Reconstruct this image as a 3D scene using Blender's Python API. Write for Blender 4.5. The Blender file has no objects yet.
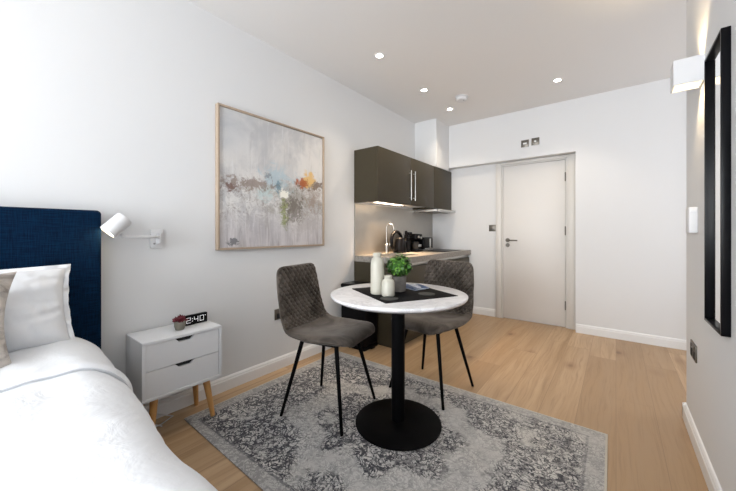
import bpy, bmesh, math, random
from mathutils import Vector, Matrix, noise
random.seed(7)
PI = math.pi
COL = bpy.context.scene.collection

# ------------------------------------------------------------------ materials
class G:
    def __init__(s, name):
        s.m = bpy.data.materials.new(name); s.m.use_nodes = True
        s.t = s.m.node_tree; s.n = s.t.nodes; s.l = s.t.links
        s.b = s.n['Principled BSDF']
    def put(s, sock, v):
        if hasattr(v, 'is_linked'): s.l.new(v, sock)
        elif isinstance(v, (tuple, list)) and len(v) == 3 and sock.type == 'RGBA': sock.default_value = (*v, 1)
        else: sock.default_value = v
    def obj(s): return s.n.new('ShaderNodeTexCoord').outputs['Object']
    def map(s, v, scale=(1,1,1), rot=(0,0,0), loc=(0,0,0)):
        m = s.n.new('ShaderNodeMapping'); s.l.new(v, m.inputs[0])
        m.inputs['Scale'].default_value = scale; m.inputs['Rotation'].default_value = rot; m.inputs['Location'].default_value = loc
        return m.outputs[0]
    def noise(s, v, scale, detail=3, rough=.5, dist=0, color=False):
        m = s.n.new('ShaderNodeTexNoise'); s.l.new(v, m.inputs['Vector'])
        m.inputs['Scale'].default_value = scale; m.inputs['Detail'].default_value = detail
        m.inputs['Roughness'].default_value = rough; m.inputs['Distortion'].default_value = dist
        return m.outputs['Color' if color else 'Fac']
    def voro(s, v, scale, feat='F1', out='Distance'):
        m = s.n.new('ShaderNodeTexVoronoi'); s.l.new(v, m.inputs['Vector']); m.feature = feat
        m.inputs['Scale'].default_value = scale
        return m.outputs[out]
    def math(s, op, a, b=0., clamp=False):
        m = s.n.new('ShaderNodeMath'); m.operation = op; m.use_clamp = clamp
        s.put(m.inputs[0], a); s.put(m.inputs[1], b); return m.outputs[0]
    def step(s, v, a, b):          # smooth ramp 0..1 as v goes a -> b
        m = s.n.new('ShaderNodeMapRange'); m.interpolation_type = 'SMOOTHSTEP'
        s.put(m.inputs['Value'], v)
        if a <= b:
            m.inputs['From Min'].default_value = a; m.inputs['From Max'].default_value = b
            return m.outputs[0]
        m.inputs['From Min'].default_value = b; m.inputs['From Max'].default_value = a
        m.inputs['To Min'].default_value = 1; m.inputs['To Max'].default_value = 0
        return m.outputs[0]
    def mix(s, f, a, b, blend='MIX'):
        m = s.n.new('ShaderNodeMix'); m.data_type = 'RGBA'; m.blend_type = blend
        s.put(m.inputs[0], f); s.put(m.inputs[6], a); s.put(m.inputs[7], b); return m.outputs[2]
    def sep(s, v):
        m = s.n.new('ShaderNodeSeparateXYZ'); s.l.new(v, m.inputs[0]); return m.outputs
    def comb(s, x, y, z):
        m = s.n.new('ShaderNodeCombineXYZ')
        for i, q in enumerate((x, y, z)): s.put(m.inputs[i], q)
        return m.outputs[0]
    def bump(s, h, strength=.2, dist=.002):
        m = s.n.new('ShaderNodeBump'); m.inputs['Strength'].default_value = strength; m.inputs['Distance'].default_value = dist
        s.l.new(h, m.inputs['Height']); s.l.new(m.outputs[0], s.b.inputs['Normal'])
    def set(s, **k):
        for a, v in k.items(): s.put(s.b.inputs[a.replace('_', ' ')], v)
        return s.m

def plain(name, col, rough=.5, metal=0., var=.0, vs=20, **k):
    g = G(name)
    c = col
    if var:
        n = g.noise(g.obj(), vs, 4)
        c = g.mix(n, tuple(max(0, x*(1-var)) for x in col), tuple(min(1, x*(1+var)) for x in col))
    g.set(Base_Color=c, Roughness=rough, Metallic=metal, **k)
    return g.m

def emit(name, col, st):
    return plain(name, (1, 1, 1), .5, Emission_Color=(*col, 1), Emission_Strength=st)

def wall_paint(name, col):
    g = G(name); v = g.obj()
    n = g.noise(v, 260, 2); g.bump(n, .05, .001)
    g.set(Base_Color=g.mix(g.noise(v, 1.3, 2), tuple(c*.985 for c in col), col), Roughness=.6)
    return g.m

def floor_mat():
    g = G('oak_planks'); v = g.obj()
    x0_, y0_, z0_ = g.sep(v)
    wn = g.n.new('ShaderNodeTexWhiteNoise'); wn.noise_dimensions = '1D'; g.l.new(g.math('FLOOR', g.math('DIVIDE', x0_, .19)), wn.inputs['W'])
    v_o = v; v = g.comb(x0_, g.math('ADD', y0_, g.math('MULTIPLY', wn.outputs['Value'], 1.9)), 0.)
    r = g.comb(g.sep(v)[1], g.sep(v)[0], 0.)
    br = g.n.new('ShaderNodeTexBrick'); g.l.new(r, br.inputs['Vector'])
    br.offset = 0; br.offset_frequency = 1; br.squash = 1
    for k, q in (('Scale', 1), ('Mortar Size', .0016), ('Mortar Smooth', .3), ('Bias', 0), ('Brick Width', 1.9), ('Row Height', .19)):
        br.inputs[k].default_value = q
    br.inputs['Color1'].default_value = (0, 0, 0, 1); br.inputs['Color2'].default_value = (1, 1, 1, 1); br.inputs['Mortar'].default_value = (.5, .5, .5, 1)
    tone = g.sep(br.outputs['Color'])[0]
    x, y, z = g.sep(v)
    v2 = g.comb(x, y, g.math('MULTIPLY', tone, 7.))
    warp = g.noise(g.map(v2, (5, .9, 1)), 1, 3, .6)
    vv = g.comb(g.math('ADD', x, g.math('MULTIPLY', warp, .12)), y, g.math('MULTIPLY', tone, 5.))
    grain = g.noise(g.map(vv, (85, 2.2, 1)), 1, 5, .65)
    broad = g.noise(g.map(vv, (16, .8, 1)), 1, 3, .5)
    c = g.mix(tone, (.35, .225, .120), (.54, .37, .22))
    c = g.mix(g.step(broad, .35, .75), c, (.37, .235, .122))
    c = g.mix(g.math('MULTIPLY', g.step(grain, .45, .75), .6), c, (.27, .165, .088))
    kn = g.voro(g.map(v2, (3.0, 1.7, 1)), 1)
    c = g.mix(g.math('MULTIPLY', g.step(kn, .10, .03), .85), c, (.12, .06, .03))
    c = g.mix(g.math('MULTIPLY', g.step(kn, .24, .06), .45), c, (.26, .14, .07))
    c = g.mix(g.math('MULTIPLY', br.outputs['Fac'], .55), c, (.17, .095, .05))
    g.bump(grain, .12, .001)
    g.set(Base_Color=c, Roughness=g.math('ADD', g.math('MULTIPLY', grain, .15), .33))
    return g.m

def rug_mat(hx, hy):
    g = G('distressed_rug'); v = g.obj(); x, y, z = g.sep(v)
    ax = g.math('SUBTRACT', hx, g.math('ABSOLUTE', x)); ay = g.math('SUBTRACT', hy, g.math('ABSOLUTE', y))
    e = g.math('MINIMUM', ax, ay)
    r = g.math('SQRT', g.math('ADD', g.math('POWER', g.math('MULTIPLY', x, .78), 2.), g.math('POWER', y, 2.)))
    th = g.math('ARCTAN2', y, x)
    wob = g.math('MULTIPLY', g.noise(v, 5, 3), .12)
    rr = g.math('ADD', g.math('ADD', r, g.math('MULTIPLY', g.math('COSINE', g.math('MULTIPLY', th, 8.)), .035)), wob)
    # scroll-like line work
    wv = g.noise(v, 9, 2, color=True)
    sc = g.n.new('ShaderNodeVectorMath'); sc.operation = 'SCALE'; g.l.new(wv, sc.inputs[0]); sc.inputs['Scale'].default_value = .16
    ad = g.n.new('ShaderNodeVectorMath'); ad.operation = 'ADD'; g.l.new(v, ad.inputs[0]); g.l.new(sc.outputs[0], ad.inputs[1]); wvv = ad.outputs[0]
    l1 = g.step(g.math('ABSOLUTE', g.math('SUBTRACT', g.noise(v, 13, 1, .5, 2.5), .5)), .06, .03)
    l2 = g.step(g.voro(wvv, 13, 'DISTANCE_TO_EDGE'), .075, .035)
    l3 = g.step(g.math('ABSOLUTE', g.math('SUBTRACT', g.noise(v, 26, 1, .5, 2.5), .5)), .055, .025)
    lines = g.math('MAXIMUM', g.math('MULTIPLY', l1, .9), g.math('MAXIMUM', g.math('MULTIPLY', l2, .6), g.math('MULTIPLY', l3, .9)))
    wear = g.step(g.noise(v, 4.2, 4, .6), .32, .50)
    fine = g.step(g.noise(v, 60, 3, .7), .38, .62)
    ring = g.math('MULTIPLY', g.step(rr, .36, .40), g.step(rr, .56, .50))
    ground = g.mix(g.noise(v, 2.2, 3), (.46, .44, .41), (.68, .67, .655))
    field = g.mix(g.step(g.noise(v, 6, 3), .4, .65), ground, (.30, .30, .315))
    dens = g.math('MULTIPLY', g.math('ADD', g.math('MULTIPLY', wear, .75), .25), g.math('SUBTRACT', 1., g.math('MULTIPLY', ring, .62)))
    base = g.mix(g.math('MULTIPLY', dens, .4), ground, field)
    left = g.step(x, .5, -.6)
    amt = g.math('MULTIPLY', g.math('MULTIPLY', lines, dens), g.math('ADD', .85, g.math('MULTIPLY', left, .5)))
    amt = g.math('MULTIPLY', amt, g.math('ADD', .55, g.math('MULTIPLY', fine, .5)))
    amt = g.math('MULTIPLY', amt, 1.5, True)
    c = g.mix(amt, base, (.035, .035, .045))
    c = g.mix(g.math('MULTIPLY', g.step(e, .085, .075), .6), c, (.44, .43, .42))
    c = g.mix(g.math('MULTIPLY', g.math('MULTIPLY', g.step(e, .095, .09), g.step(e, .078, .083)), .5), c, (.16, .16, .17))
    c = g.mix(g.step(e, .012, .007), c, (.52, .49, .42))
    c = g.mix(.22, c, g.noise(v, 330, 2, color=False), 'OVERLAY')
    g.bump(g.noise(v, 420, 2), .35, .003)
    g.set(Base_Color=c, Roughness=.95, Sheen_Weight=.15)
    return g.m

def painting_mat():
    # object space: y right (0..1 -> -.5...5), z up
    g = G('abstract_canvas'); v = g.obj(); X_, u, w = g.sep(v)
    n1 = g.noise(v, 3.2, 5, .6, .4); n2 = g.noise(g.map(v, (1, 9, 1.6)), 1.6, 5, .65, .5); n3 = g.noise(v, 11, 5, .7, 1.2)
    c = g.mix(g.step(n1, .35, .65), (.50, .50, .51), (.70, .68, .66))
    c = g.mix(g.math('MULTIPLY', g.step(w, -.1, -.42), .75), c, g.mix(g.step(n2, .35, .65), (.40, .375, .40), (.60, .57, .585)))
    c = g.mix(g.math('MULTIPLY', g.step(n2, .55, .8), .45), c, (.36, .34, .34))
    c = g.mix(g.math('MULTIPLY', g.step(n3, .60, .75), .30), c, (.80, .78, .76))
    dr = g.noise(g.map(v, (1, 14, 1.2), loc=(0, 3, 1)), 2.2, 6, .7, .6)
    c = g.mix(g.math('MULTIPLY', g.math('MULTIPLY', g.step(dr, .50, .66), g.step(w, .25, -.15)), .5), c, (.27, .245, .24))
    c = g.mix(g.math('MULTIPLY', g.step(dr, .45, .30), .45), c, (.78, .78, .80))
    c = g.mix(g.math('MULTIPLY', g.math('MULTIPLY', g.step(u, -.1, -.45), g.step(w, .1, .3)), .35), c, (.44, .48, .54))
    band = g.step(g.math('ABSOLUTE', g.math('ADD', w, g.math('MULTIPLY', g.noise(v, 4, 3), .25))), .30, .02)
    sp = g.noise(v, 26, 6, .8, 1.5)
    c = g.mix(g.math('MULTIPLY', g.math('MULTIPLY', band, g.step(sp, .50, .62)), .6), c, (.24, .20, .17))
    c = g.mix(g.math('MULTIPLY', g.math('MULTIPLY', band, g.step(n3, .48, .40)), .55), c, (.80, .79, .77))
    def blob(c, bu, bw, ru, rw, col, k=.9, soft=.5, ns=14, seed=0.):
        du = g.math('DIVIDE', g.math('SUBTRACT', u, bu), ru); dw = g.math('DIVIDE', g.math('SUBTRACT', w, bw), rw)
        d = g.math('SQRT', g.math('ADD', g.math('MULTIPLY', du, du), g.math('MULTIPLY', dw, dw)))
        d = g.math('ADD', d, g.math('MULTIPLY', g.math('SUBTRACT', g.noise(g.map(v, loc=(seed, seed, seed)), ns, 6, .75, 1.2), .5), 4.6))
        return g.mix(g.math('MULTIPLY', g.step(d, 1.0, 1-soft), k), c, col)
    c = blob(c, .18, -.10, .38, .16, (.33, .30, .26), .65, .8, 9, 1)
    c = blob(c, .36, -.10, .12, .16, (.30, .22, .17), .6, .9, 12, 21)
    c = blob(c, .38, .04, .22, .05, (.16, .10, .06), .85, .6, 16, 2)
    c = blob(c, .0, .03, .20, .13, (.40, .53, .60), .7, .8, 8, 3)
    c = blob(c, -.12, -.08, .10, .08, (.50, .63, .64), .7, .7, 12, 4)
    c = blob(c, -.25, -.02, .28, .06, (.24, .18, .15), .8, .6, 17, 5)
    c = blob(c, -.40, -.06, .06, .035, (.16, .08, .06), .85, .5, 22, 6)
    c = blob(c, .06, -.22, .05, .15, (.22, .26, .06), .8, .8, 16, 7)
    c = blob(c, .16, -.18, .12, .13, (.12, .10, .08), .75, .5, 26, 8)
    c = blob(c, .32, .08, .08, .08, (.72, .47, .18), .95, .6, 12, 9)
    c = blob(c, .25, .04, .07, .05, (.38, .10, .03), .95, .5, 18, 10)
    c = blob(c, .06, -.06, .05, .035, (.88, .86, .78), .95, .3, 20, 11)
    c = blob(c, .0, -.01, .03, .05, (.10, .20, .26), .7, .4, 30, 12)
    c = blob(c, -.10, .06, .035, .03, (.20, .20, .22), .7, .5, 30, 13)
    c = blob(c, .28, -.30, .20, .12, (.42, .39, .38), .5, .8, 20, 14)
    c = blob(c, -.38, -.45, .045, .03, (.16, .16, .17), .9, .3, 8, 15)
    g.bump(n3, .25, .003)
    g.set(Base_Color=c, Roughness=.7)
    return g.m

def velvet():
    g = G('taupe_velvet'); v = g.obj()
    n = g.noise(v, 7, 4, .6, 1.0); f = g.noise(v, 180, 2)
    c = g.mix(g.step(n, .3, .7), (.046, .037, .030), (.128, .107, .090))
    g.bump(f, .2, .001)
    g.set(Base_Color=c, Roughness=.75, Sheen_Weight=.35, Sheen_Roughness=.35, Specular_IOR_Level=.2)
    g.b.inputs['Sheen Tint'].default_value = (.75, .7, .66, 1)
    return g.m

def marble():
    g = G('white_marble_top'); v = g.obj()
    a = g.noise(v, 3.5, 6, .6, 2.2)
    vein = g.step(g.math('ABSOLUTE', g.math('SUBTRACT', a, .5)), .06, .0)
    b = g.noise(v, 5, 4, .6)
    c = g.mix(g.step(b, .35, .75), (.86, .85, .86), (.76, .75, .77))
    c = g.mix(g.math('MULTIPLY', vein, .35), c, (.52, .51, .54))
    g.set(Base_Color=c, Roughness=.22)
    return g.m

def steel(name='brushed_steel', col=(.55, .54, .52), rough=.28, sc=(1, 120, 1)):
    g = G(name); v = g.obj(); n = g.noise(g.map(v, sc), 4, 3)
    g.set(Base_Color=col, Metallic=1., Roughness=g.math('ADD', rough-.05, g.math('MULTIPLY', n, .12)))
    return g.m

def splash_mat():
    g = G('splashback_steel'); v = g.obj()
    n = g.noise(v, 6, 4, .6, .8)
    g.bump(g.noise(v, 3, 2), .25, .02)
    g.set(Base_Color=g.mix(n, (.42, .40, .37), (.50, .475, .44)), Metallic=1., Roughness=g.math('ADD', .34, g.math('MULTIPLY', n, .12)))
    return g.m

def linen_blue():
    g = G('navy_linen'); v = g.obj()
    a = g.noise(g.map(v, (1, 260, 14)), 1, 3); b = g.noise(g.map(v, (1, 14, 260)), 1, 3); n = g.noise(v, 3, 3)
    m = g.math('MULTIPLY', g.math('ADD', a, b), .5)
    c = g.mix(g.step(m, .38, .62), (.0006, .0065, .020), (.001, .020, .056))
    c = g.mix(g.math('MULTIPLY', n, .4), c, (.001, .010, .032))
    g.bump(m, .35, .002)
    g.set(Base_Color=c, Roughness=.9, Specular_IOR_Level=.1)
    return g.m

def cotton(name, col, bs=.12):
    g = G(name); v = g.obj()
    n = g.noise(v, 9, 4, .55, .6)
    g.bump(n, bs, .03)
    g.set(Base_Color=col, Roughness=.85, Sheen_Weight=.1)
    return g.m

def cushion_mat():
    g = G('beige_print'); v = g.obj()
    n = g.noise(g.map(v, (1, 1.5, 3)), 5, 5, .65, 1.2)
    c = g.mix(g.step(n, .35, .6), (.33, .29, .26), (.62, .57, .52))
    c = g.mix(g.math('MULTIPLY', g.step(g.noise(v, 14, 4, .6), .55, .7), .5), c, (.75, .73, .70))
    g.bump(g.noise(v, 200, 2), .3, .002)
    g.set(Base_Color=c, Roughness=.9)
    return g.m

def lightwood():
    g = G('beech_leg'); v = g.obj(); n = g.noise(g.map(v, (60, 60, 3)), 1, 4)
    g.set(Base_Color=g.mix(n, (.48, .24, .075), (.66, .37, .14)), Roughness=.45)
    return g.m

def worktop_mat():
    g = G('stone_laminate'); v = g.obj(); n = g.noise(v, 45, 5, .7); m = g.noise(v, 5, 3)
    c = g.mix(g.step(n, .35, .7), (.20, .185, .165), (.34, .315, .285)); c = g.mix(g.math('MULTIPLY', m, .4), c, (.24, .21, .185))
    g.set(Base_Color=c, Roughness=.4); return g.m

M = dict(
    wall=wall_paint('white_wall_paint', (.735, .738, .742)), ceil=wall_paint('ceiling_paint', (.80, .79, .78)),
    trim=plain('white_gloss_trim', (.80, .80, .80), .35), door=plain('door_paint', (.74, .72, .695), .45, var=.02, vs=3), arch=plain('architrave_paint', (.70, .68, .645), .45),
    floor=floor_mat(), rug=rug_mat(1.0, .69), canvas=painting_mat(), velvet=velvet(), marble=marble(),
    rim=plain('table_rim', (.30, .30, .31), .4), steel=steel(), splash=splash_mat(), dsteel=steel('satin_steel_plate', (.16, .145, .125), .4, (1, 1, 1)),
    navy=linen_blue(), sheet=cotton('white_cotton', (.83, .84, .86)), duvet=cotton('white_duvet_cotton', (.82, .835, .86), .25), cush=cushion_mat(), beech=lightwood(), top=worktop_mat(),
    black=plain('black_powder_coat', (.0035, .0035, .004), .5, var=.2, Specular_IOR_Level=.05), blackgloss=plain('black_gloss_plastic', (.003, .003, .004), .3, Specular_IOR_Level=.12), blackmatte=plain('black_placemat', (.006, .006, .007), .7, var=.3, vs=200, Specular_IOR_Level=.08),
    coaster=plain('dark_grey_coaster', (.022, .024, .022), .6), white=plain('white_lacquer', (.74, .75, .77), .35), whitem=plain('white_metal', (.71, .71, .72), .45),
    brown=plain('olive_brown_laminate', (.047, .038, .023), .42, var=.06, vs=90, Specular_IOR_Level=.25), cream=plain('cream_ceramic', (.50, .48, .405), .38, var=.02), concrete=plain('grey_concrete', (.17, .155, .14), .85, var=.3, vs=60),
    leaf=plain('green_leaf', (.035, .125, .012), .45, var=.5, vs=60), leaf2=plain('light_green_leaf', (.12, .30, .03), .45, var=.4, vs=60), red=plain('red_succulent', (.13, .012, .022), .5, var=.5, vs=90),
    soil=plain('dark_soil', (.02, .014, .01), .9, var=.4, vs=200), tan=plain('oak_picture_frame', (.40, .31, .23), .55, var=.15, vs=70), potg=plain('taupe_pot', (.20, .19, .155), .7, var=.12, vs=80),
    blue=plain('blue_cover', (.02, .06, .17), .35, var=.5, vs=60), paper=plain('white_paper', (.70, .72, .76), .6), mirror=plain('mirror_glass', (.86, .86, .84), .03, 1.),
    tapsteel=steel('brushed_tap_steel', (.33, .32, .30), .3, (1, 1, 1)),
    warm=emit('warm_lamp', (1, .80, .48), 9), spot=emit('downlight_lamp', (1, .90, .72), 40), digit=emit('clock_digit', (.92, .95, 1), .25), strip=emit('cabinet_strip_light', (1, .80, .58), 8), hole=plain('dark_recess', (.015, .015, .016), .8),
    greyp=plain('grey_plastic', (.30, .30, .30), .5), pane=emit('daylight_pane', (.93, .96, 1), 2))

# ------------------------------------------------------------------ geometry
class MB:
    def __init__(s): s.b = bmesh.new()
    def box(s, x0, x1, y0, y1, z0, z1, bev=0, seg=2, mat=None):
        r = bmesh.ops.create_cube(s.b, size=1)
        vs = r['verts']
        for v in vs: v.co = Vector(((x0+x1)/2+v.co.x*(x1-x0), (y0+y1)/2+v.co.y*(y1-y0), (z0+z1)/2+v.co.z*(z1-z0)))
        if bev:
            es = list({e for v in vs for e in v.link_edges})
            q = bmesh.ops.bevel(s.b, geom=es, offset=bev, segments=seg, profile=.5, affect='EDGES', clamp_overlap=True)
            vs = list({v for f in q['faces'] for v in f.verts} | {v for v in vs if v.is_valid})
        if mat: bmesh.ops.transform(s.b, matrix=mat, verts=[v for v in vs if v.is_valid])
        return s
    def tube(s, pts, rad, n=16, caps=True):
        pts = [Vector(p) for p in pts]
        if not isinstance(rad, (list, tuple)): rad = [rad]*len(pts)
        rings = []; prev = None
        for i, p in enumerate(pts):
            t = (pts[min(i+1, len(pts)-1)]-pts[max(i-1, 0)]).normalized()
            a = prev if prev is not None else (Vector((0, 0, 1)) if abs(t.z) < .9 else Vector((1, 0, 0)))
            a = (a - t*a.dot(t)).normalized(); prev = a; b = t.cross(a)
            rings.append([s.b.verts.new(p+(a*math.cos(2*PI*k/n)+b*math.sin(2*PI*k/n))*rad[i]) for k in range(n)])
        for r0, r1 in zip(rings, rings[1:]):
            for k in range(n): s.b.faces.new((r0[k], r0[(k+1) % n], r1[(k+1) % n], r1[k]))
        if caps: s.b.faces.new(rings[0][::-1]); s.b.faces.new(rings[-1])
        return s
    def lathe(s, prof, c=(0, 0, 0), n=48, mat=None):
        rings = []; new = []
        for r, z in prof:
            if r < 1e-6: ring = [s.b.verts.new((c[0], c[1], c[2]+z))]
            else: ring = [s.b.verts.new((c[0]+r*math.cos(2*PI*k/n), c[1]+r*math.sin(2*PI*k/n), c[2]+z)) for k in range(n)]
            rings.append(ring); new += ring
        for a, b in zip(rings, rings[1:]):
            for k in range(n):
                if len(a) == 1 and len(b) == 1: continue
                if len(a) == 1: s.b.faces.new((a[0], b[(k+1) % n], b[k]))
                elif len(b) == 1: s.b.faces.new((a[k], a[(k+1) % n], b[0]))
                else: s.b.faces.new((a[k], a[(k+1) % n], b[(k+1) % n], b[k]))
        if mat: bmesh.ops.transform(s.b, matrix=mat, verts=new)
        return s
    def prism(s, poly, f):      # poly of 2-D points, f(p, t) -> 3-D with t 0/1
        a = [s.b.verts.new(f(p, 0)) for p in poly]; b = [s.b.verts.new(f(p, 1)) for p in poly]; n = len(poly)
        s.b.faces.new(a[::-1]); s.b.faces.new(b)
        for k in range(n): s.b.faces.new((a[k], a[(k+1) % n], b[(k+1) % n], b[k]))
        return s
    def grid(s, fn, nu, nv):
        g = [[s.b.verts.new(fn(i/nu, j/nv)) for j in range(nv+1)] for i in range(nu+1)]
        for i in range(nu):
            for j in range(nv): s.b.faces.new((g[i][j], g[i+1][j], g[i+1][j+1], g[i][j+1]))
        return g
    def build(s, name, mat, parent=None, smooth=True, ang=35):
        bmesh.ops.recalc_face_normals(s.b, faces=s.b.faces)
        me = bpy.data.meshes.new(name); s.b.to_mesh(me); s.b.free()
        o = bpy.data.objects.new(name, me); COL.objects.link(o)
        me.materials.append(M[mat] if isinstance(mat, str) else mat)
        if smooth:
            for p in me.polygons: p.use_smooth = True
            try: me.set_sharp_from_angle(angle=math.radians(ang))
            except Exception: pass
        if parent: o.parent = parent
        return o

def recenter(o):
    """move a mesh object's origin to the middle of its base, leaving it where it stands"""
    vs = [v.co for v in o.data.vertices]
    lo = Vector([min(v[i] for v in vs) for i in range(3)]); hi = Vector([max(v[i] for v in vs) for i in range(3)])
    c = Vector(((lo.x+hi.x)/2, (lo.y+hi.y)/2, lo.z)); o.data.transform(Matrix.Translation(-c)); o.location = o.location + c
    return o
def tag(o, label, cat, group=None):
    o['label'] = label; o['category'] = cat
    if group: o['group'] = group
    if o.type == 'MESH': recenter(o)
    return o
def struct(o): o['kind'] = 'structure'; return o
def thing(name, label, cat, loc=(0, 0, 0), rz=0, group=None):
    o = bpy.data.objects.new(name, None); COL.objects.link(o); o.location = loc; o.rotation_euler = (0, 0, rz)
    o.empty_display_size = .05
    o['label'] = label; o['category'] = cat
    if group: o['group'] = group
    return o
def dup(root, loc, rot, label):
    r = root.copy(); COL.objects.link(r); r.location = loc; r.rotation_euler = rot; r['label'] = label
    for ch in list(root.children):
        c = ch.copy(); COL.objects.link(c); c.parent = r
        for gch in list(ch.children):
            d = gch.copy(); COL.objects.link(d); d.parent = c
    return r

# ------------------------------------------------------------------ room
XL, XR, YB, YR, YN, H = -2.17, .33, 4.21, 4.33, -3.1, 2.603
XE = 1.7            # far side of the space that opens behind the right-hand wall
struct(MB().box(XL-.12, XE+.12, YN-.12, YR+.12, -.1, 0).build('floor', 'floor', smooth=False))
struct(MB().box(XL-.12, XE+.12, YN-.12, YR+.12, H, H+.1).build('ceiling', 'ceil', smooth=False))
struct(MB().box(XL-.12, XL, YN-.12, YR+.12, 0, H).build('wall_left', 'wall', smooth=False))
struct(MB().box(XR, XR+.12, YN, 2.65, 0, H).box(XR+.12, XE+.12, 2.53, 2.65, 0, H).build('wall_right', 'wall', smooth=False))
struct(MB().box(XE, XE+.12, 2.65, YR+.12, 0, H).build('wall_passage', 'wall', smooth=False))
DX0, DX1, DZ = -1.168, -.450, 1.976
w = MB().box(XL, XE, YB, YR+.12, 2.015, H)                # beam over the recess
w.box(-.355, XE, YB, YR+.12, 0, 2.015)
w.box(XL, DX0, YR, YR+.12, 0, 2.015).box(DX0, DX1, YR, YR+.12, DZ, 2.015).box(DX1, -.355, YR, YR+.12, 0, 2.015)
w.box(XL+.0, -1.85, 3.81, YB, 1.975, H)                   # boxing over the hood cabinet
struct(w.build('wall_back', 'wall', smooth=False))
WX0, WX1, WZ0, WZ1 = -1.95, -.05, .10, 2.40
struct(MB().box(XL, WX0, YN-.12, YN, 0, H).box(WX1, XR, YN-.12, YN, 0, H).box(WX0, WX1, YN-.12, YN, 0, WZ0).box(WX0, WX1, YN-.12, YN, WZ1, H).build('wall_front', 'wall', smooth=False))
wf = MB()
for x0, x1, z0, z1 in ((WX0, WX0+.06, WZ0, WZ1), (WX1-.06, WX1, WZ0, WZ1), (WX0+.06, WX1-.06, WZ0, WZ0+.06), (WX0+.06, WX1-.06, WZ1-.06, WZ1), (-1.03, -.97, WZ0+.06, WZ1-.06)):
    wf.box(x0, x1, YN-.09, YN-.04, z0, z1, .004)
wf = struct(wf.build('window_1', 'trim'))
MB().box(WX0+.06, -1.03, YN-.07, YN-.06, WZ0+.06, WZ1-.06).box(-.97, WX1-.06, YN-.07, YN-.06, WZ0+.06, WZ1-.06).build('window_pane', 'pane', wf, False)

def skirting(name, p0, p1, nrm):
    p0, p1, n = Vector(p0), Vector(p1), Vector(nrm)
    prof = [(0, 0), (.016, 0), (.016, .070), (.012, .076), (.012, .084), (.006, .093), (0, .095)]
    b = MB()
    b.prism(prof, lambda p, t: Vector((*( (p0 if t == 0 else p1) + n*p[0]), p[1])))
    return struct(b.build(name, 'trim', ang=25))
skirting('baseboard_left', (XL, YN), (XL, 2.53), (1, 0))
skirting('baseboard_right', (XR, YN), (XR, 2.666), (-1, 0))
skirting('baseboard_corner', (XR-.016, 2.65), (XE, 2.65), (0, 1))
skirting('baseboard_back', (-.352, YB), (XE, YB), (0, -1))
skirting('baseboard_recess', (-1.56, YR), (-1.245, YR), (0, -1))

# door in the recess
a = MB()
for x0, x1, z0, z1 in ((-1.243, -1.172, 0, 2.012), (-.446, -.362, 0, 2.012), (-1.172, -.446, 1.980, 2.012)):
    a.box(x0, x1, YR-.024, YR+.001, z0, z1, .004)
    a.box(x0+.012, x1-.012, YR-.030, YR-.020, z0 if z0 == 0 else z0+.010, z1-.010, .003)
a.box(DX0-.001, DX0+.012, YR-.01, YR+.11, 0, DZ).box(DX1-.012, DX1+.001, YR-.01, YR+.11, 0, DZ).box(DX0+.012, DX1-.012, YR-.01, YR+.11, DZ-.012, DZ+.001)
struct(a.build('trim_1', 'arch'))
door = struct(MB().box(DX0+.015, DX1-.016, YR-.006, YR+.036, .008, DZ-.016, .002).build('door_1', 'door'))
hx = DX0+.07; dy = YR-.006
hd = MB().lathe([(0, 0), (.026, 0), (.026, .007), (.024, .009), (0, .009)], n=32, mat=Matrix.Translation((hx, dy, 1.012)) @ Matrix.Rotation(PI/2, 4, 'X'))
hd.tube([(hx, dy-.004, 1.012), (hx, dy-.045, 1.012), (hx+.008, dy-.052, 1.012), (hx+.03, dy-.053, 1.012), (hx+.125, dy-.053, 1.010)], [.010, .010, .010, .009, .008], 14)
hd.build('door_handle', 'dsteel', door)
MB().lathe([(0, 0), (.025, 0), (.025, .008), (.008, .008), (.008, .016), (0, .016)], n=32, mat=Matrix.Translation((hx, dy, .948)) @ Matrix.Rotation(PI/2, 4, 'X')).build('door_lock', 'dsteel', door)
for z in (.26, 1.13, 1.76):
    MB().box(DX1-.020, DX1-.008, dy-.008, dy+.002, z-.05, z+.05, .002).tube([(DX1-.014, dy-.008, z-.052), (DX1-.014, dy-.008, z+.052)], .006, 12).build('hinge', 'dsteel', door)

# ------------------------------------------------------------------ electric plates
def plate_y(x, y, z, wdt, hgt, mat, name, label, insert=None, cat='wall plate'):
    t = thing(name, label, cat, (x, y, z-hgt/2))
    MB().box(-wdt/2, wdt/2, -.007, 0, 0, hgt, .002).build('plate', mat, t)
    if insert == 'bar': MB().box(-wdt*.24, wdt*.24, -.011, -.0068, hgt*.38, hgt*.62, .001).build('indicator', 'trim', t)
    if insert == 'knob': MB().lathe([(0, 0), (.011, 0), (.011, .012), (.009, .014), (0, .014)], n=24, mat=Matrix.Translation((0, -.0068, hgt/2)) @ Matrix.Rotation(PI/2, 4, 'X')).build('knob', 'trim', t)
    if insert == 'rocker': MB().box(-.012, .012, -.011, -.0068, hgt*.3, hgt*.7, .0015).build('rocker', 'dsteel', t)
    return t
plate_y(-.871, YB, 2.190, .085, .085, 'dsteel', 'fan_isolator', 'square steel plate with a pale bar, left one above the door', 'bar')
plate_y(-.757, YB, 2.196, .085, .085, 'dsteel', 'key_switch', 'square steel plate with a round knob, right one above the door', 'knob')
plate_y(-1.292, YR, 1.168, .085, .085, 'dsteel', 'light_switch', 'steel light switch on the recessed wall left of the door', 'rocker', 'switch')

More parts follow.
